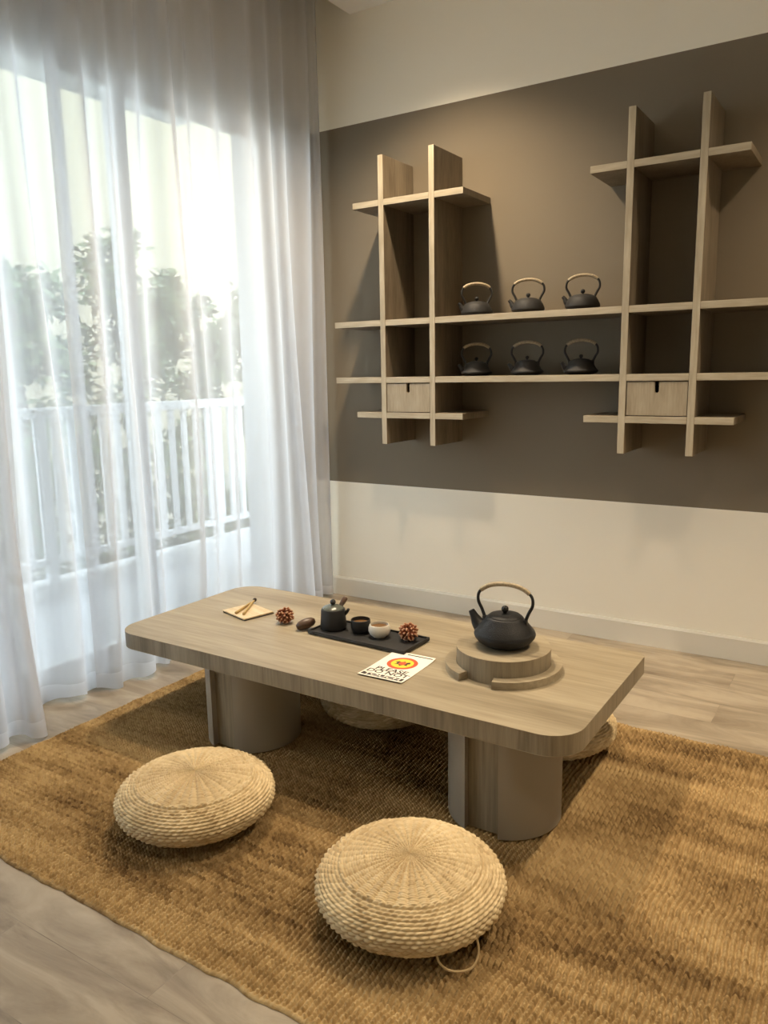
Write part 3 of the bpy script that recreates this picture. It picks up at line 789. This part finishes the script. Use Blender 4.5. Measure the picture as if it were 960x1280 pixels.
# printed card
cd = tag(empty('printed_card', at(-1.232, -1.655, ZT), math.radians(1.5)), 'white printed notice card with red and yellow emblem, at the table front', 'sign')
CW, CH = .0785, .112
def cz(y): return .0008 + .010*max(0, (-(y) - .03)/.082)**2*.35 + .004*max(0, (y-.07)/.04)**2
bm = bmesh.new(); g = []
for j in range(21):
    y = -CH + 2*CH*j/20
    g.append([(bm.verts.new((x, y, cz(y))), bm.verts.new((x, y, cz(y)+.0006))) for x in (-CW, CW)])
for a, b_ in zip(g, g[1:]):
    (a0, a1), (c0, c1) = a; (b0, b1), (d0, d1) = b_
    bm.faces.new((a1, c1, d1, b1)); bm.faces.new((a0, b0, d0, c0)); bm.faces.new((a0, a1, b1, b0)); bm.faces.new((c0, d0, d1, c1))
bm.faces.new((g[0][0][0], g[0][1][0], g[0][1][1], g[0][0][1])); bm.faces.new((g[-1][0][0], g[-1][0][1], g[-1][1][1], g[-1][1][0]))
sheet = finish('card_sheet', bm, M['paper'], cd)
def flat(name, pts, m, dz):
    """thin printed shape that follows the curl of the card"""
    bm = bmesh.new(); f = bm.faces.new([bm.verts.new((x, y, 0)) for x, y in pts])
    bmesh.ops.triangulate(bm, faces=[f])
    bmesh.ops.subdivide_edges(bm, edges=bm.edges[:], cuts=2)
    for v in bm.verts: v.co.z = cz(v.co.y)+.0006+dz
    return finish(name, bm, m, sheet)
def ell(cx, cy, r, n=40, k=1.0): return [(cx+r*math.cos(2*PI*i/n), cy+k*r*math.sin(2*PI*i/n)) for i in range(n)]
EY = .032
flat('emblem_ring', ell(0, EY, .050), M['red'], .0001)
flat('emblem_disc', ell(0, EY, .037), M['yellow'], .0002)
flat('emblem_figure', [(x*.026, EY+y*.024) for x, y in ((-1, .1), (-.7, .55), (-.25, .35), (0, .8), (.3, .4), (.75, .75), (1, .2), (.7, -.1), (.95, -.6), (.35, -.45), (0, -.95), (-.3, -.5), (-.9, -.7), (-.6, -.2))], M['ink'], .0003)
flat('emblem_centre', ell(0, EY, .013), M['red'], .0004)
def text(s, y, size, m, dz, name='lettering', wide=1.0):
    cu = bpy.data.curves.new(name, 'FONT'); cu.body = s; cu.size = size; cu.align_x = 'CENTER'; cu.align_y = 'CENTER'; cu.resolution_u = 3; cu.offset = size*.022
    tmp = bpy.data.objects.new('tmp', cu); COL.objects.link(tmp)
    bpy.context.view_layer.update()
    me = bpy.data.meshes.new_from_object(tmp.evaluated_get(bpy.context.evaluated_depsgraph_get()))
    bpy.data.objects.remove(tmp)
    for v in me.vertices:
        x, yy = v.co.x*wide, v.co.y + y; v.co = (x, yy, cz(yy)+.0006+dz)
    me.materials.clear(); me.materials.append(m)
    o = bpy.data.objects.new(name, me); COL.objects.link(o); o.parent = sheet
    return o
text('PLEASE', -.036, .036, M['ink'], .00015)
text('DO NOT', -.062, .036, M['ink'], .00015)
flat('black_strip', [(-CW+.006, -.104), (CW-.006, -.104), (CW-.006, -.082), (-CW+.006, -.082)], M['ink'], .0001)
text('TOUCH', -.093, .024, M['paper'], .0003, wide=1.5)
flat('black_strip', [(-.02, .100), (CW-.006, .100), (CW-.006, .105), (-.02, .105)], M['ink'], .0001)

# ------------------------------------------------------------------ ceiling lamps, then added fill lamps
WARM = (1.0, .80, .56)
def downlight(x, y, w, label, size=150):
    d = tag(empty('ceiling_downlight', (x, y, ZC)), label, 'ceiling light', 'recessed ceiling downlights')
    bm = bmesh.new(); lathe(bm, [(.045, -.001), (.066, -.001), (.066, -.008), (.058, -.012), (.047, -.010)], 32, cap0=False, cap1=False); finish('trim_ring', bm, M['trim'], d, True)
    bm = bmesh.new(); lathe(bm, [(0, -.002), (.046, -.002), (.046, -.004), (0, -.004)], 24); finish('lens', bm, M['lens'], d)
    l = bpy.data.lights.new('downlight_lamp', 'SPOT'); l.energy = w; l.color = WARM; l.shadow_soft_size = .055
    l.spot_size = math.radians(size); l.spot_blend = 1
    o = bpy.data.objects.new('downlight_lamp', l); COL.objects.link(o); o.parent = d; o.location = (0, 0, -.03)
    return d
downlight(-1.84, -.72, 95, 'ceiling downlight above the left wall shelf, by the curtain recess', 120)
downlight(.40, -.72, 75, 'ceiling downlight above the right end of the back wall', 120)
downlight(-1.84, -1.35, 46, 'added fill downlight of the second row, above the low table', 92)  # unseen lamp, added with a narrow cone to brighten the lower back wall
downlight(.40, -1.35, 56, 'added fill downlight of the second row, above the right side of the rug', 92)  # its added partner, lifting the right part of the lower wall
downlight(-1.2, -3.4, 14, 'added fill downlight behind the camera, left of the pair')  # added out of view as weak warm room fill
downlight(.7, -3.0, 14, 'added fill downlight behind the camera, right of the pair')  # second unseen fill lamp, added like the one before

# ------------------------------------------------------------------ daylight
sun = bpy.data.lights.new('sun', 'SUN'); sun.energy = 2.5; sun.angle = math.radians(.6); sun.color = (1, .95, .86)
so = bpy.data.objects.new('sun', sun); COL.objects.link(so)
so.rotation_euler = Vector((-.55, .35, -.80)).to_track_quat('-Z', 'Y').to_euler()
w = bpy.data.worlds.new('World'); SC.world = w; w.use_nodes = True
nt = w.node_tree; bg = nt.nodes['Background']
sky = nt.nodes.new('ShaderNodeTexSky'); sky.sky_type = 'HOSEK_WILKIE'; sky.turbidity = 4; sky.ground_albedo = .5
sky.sun_direction = Vector((.55, -.35, .80)).normalized()
mxs = nt.nodes.new('ShaderNodeMix'); mxs.data_type = 'RGBA'; mxs.inputs['Factor'].default_value = .55; mxs.inputs['B'].default_value = (.9, .95, 1, 1)
nt.links.new(sky.outputs[0], mxs.inputs['A']); nt.links.new(mxs.outputs['Result'], bg.inputs['Color']); bg.inputs['Strength'].default_value = 5.0

# ------------------------------------------------------------------ camera
f, yaw, pitch, roll, Dc, Sc = 975.4692, .5709, .1787, -.0176, 2.7965, 1.3
fw = Vector((-math.sin(yaw)*math.cos(pitch), math.cos(yaw)*math.cos(pitch), -math.sin(pitch)))
rt = Vector((math.cos(yaw), math.sin(yaw), 0)); upv = rt.cross(fw)
r2 = rt*math.cos(roll) + upv*math.sin(roll); u2 = -rt*math.sin(roll) + upv*math.cos(roll)
cam = bpy.data.cameras.new('camera'); co = bpy.data.objects.new('camera', cam); COL.objects.link(co)
cam.sensor_fit = 'VERTICAL'; cam.sensor_height = 36; cam.lens = f/1280*36; cam.clip_start = .02
Rm = Matrix((r2, u2, -fw)).transposed().to_4x4(); Rm.translation = Vector((0, -Dc*Sc, Sc)); co.matrix_world = Rm
SC.camera = co

SC.cycles.max_bounces = 12; SC.cycles.transparent_max_bounces = 32; SC.cycles.diffuse_bounces = 6
SC.cycles.use_denoising = True; SC.cycles.sample_clamp_indirect = 8
SC.view_settings.view_transform = 'Standard'; SC.view_settings.look = 'None'; SC.view_settings.gamma = 1
SC.view_settings.use_curve_mapping = False; SC.view_settings.exposure = 1.42
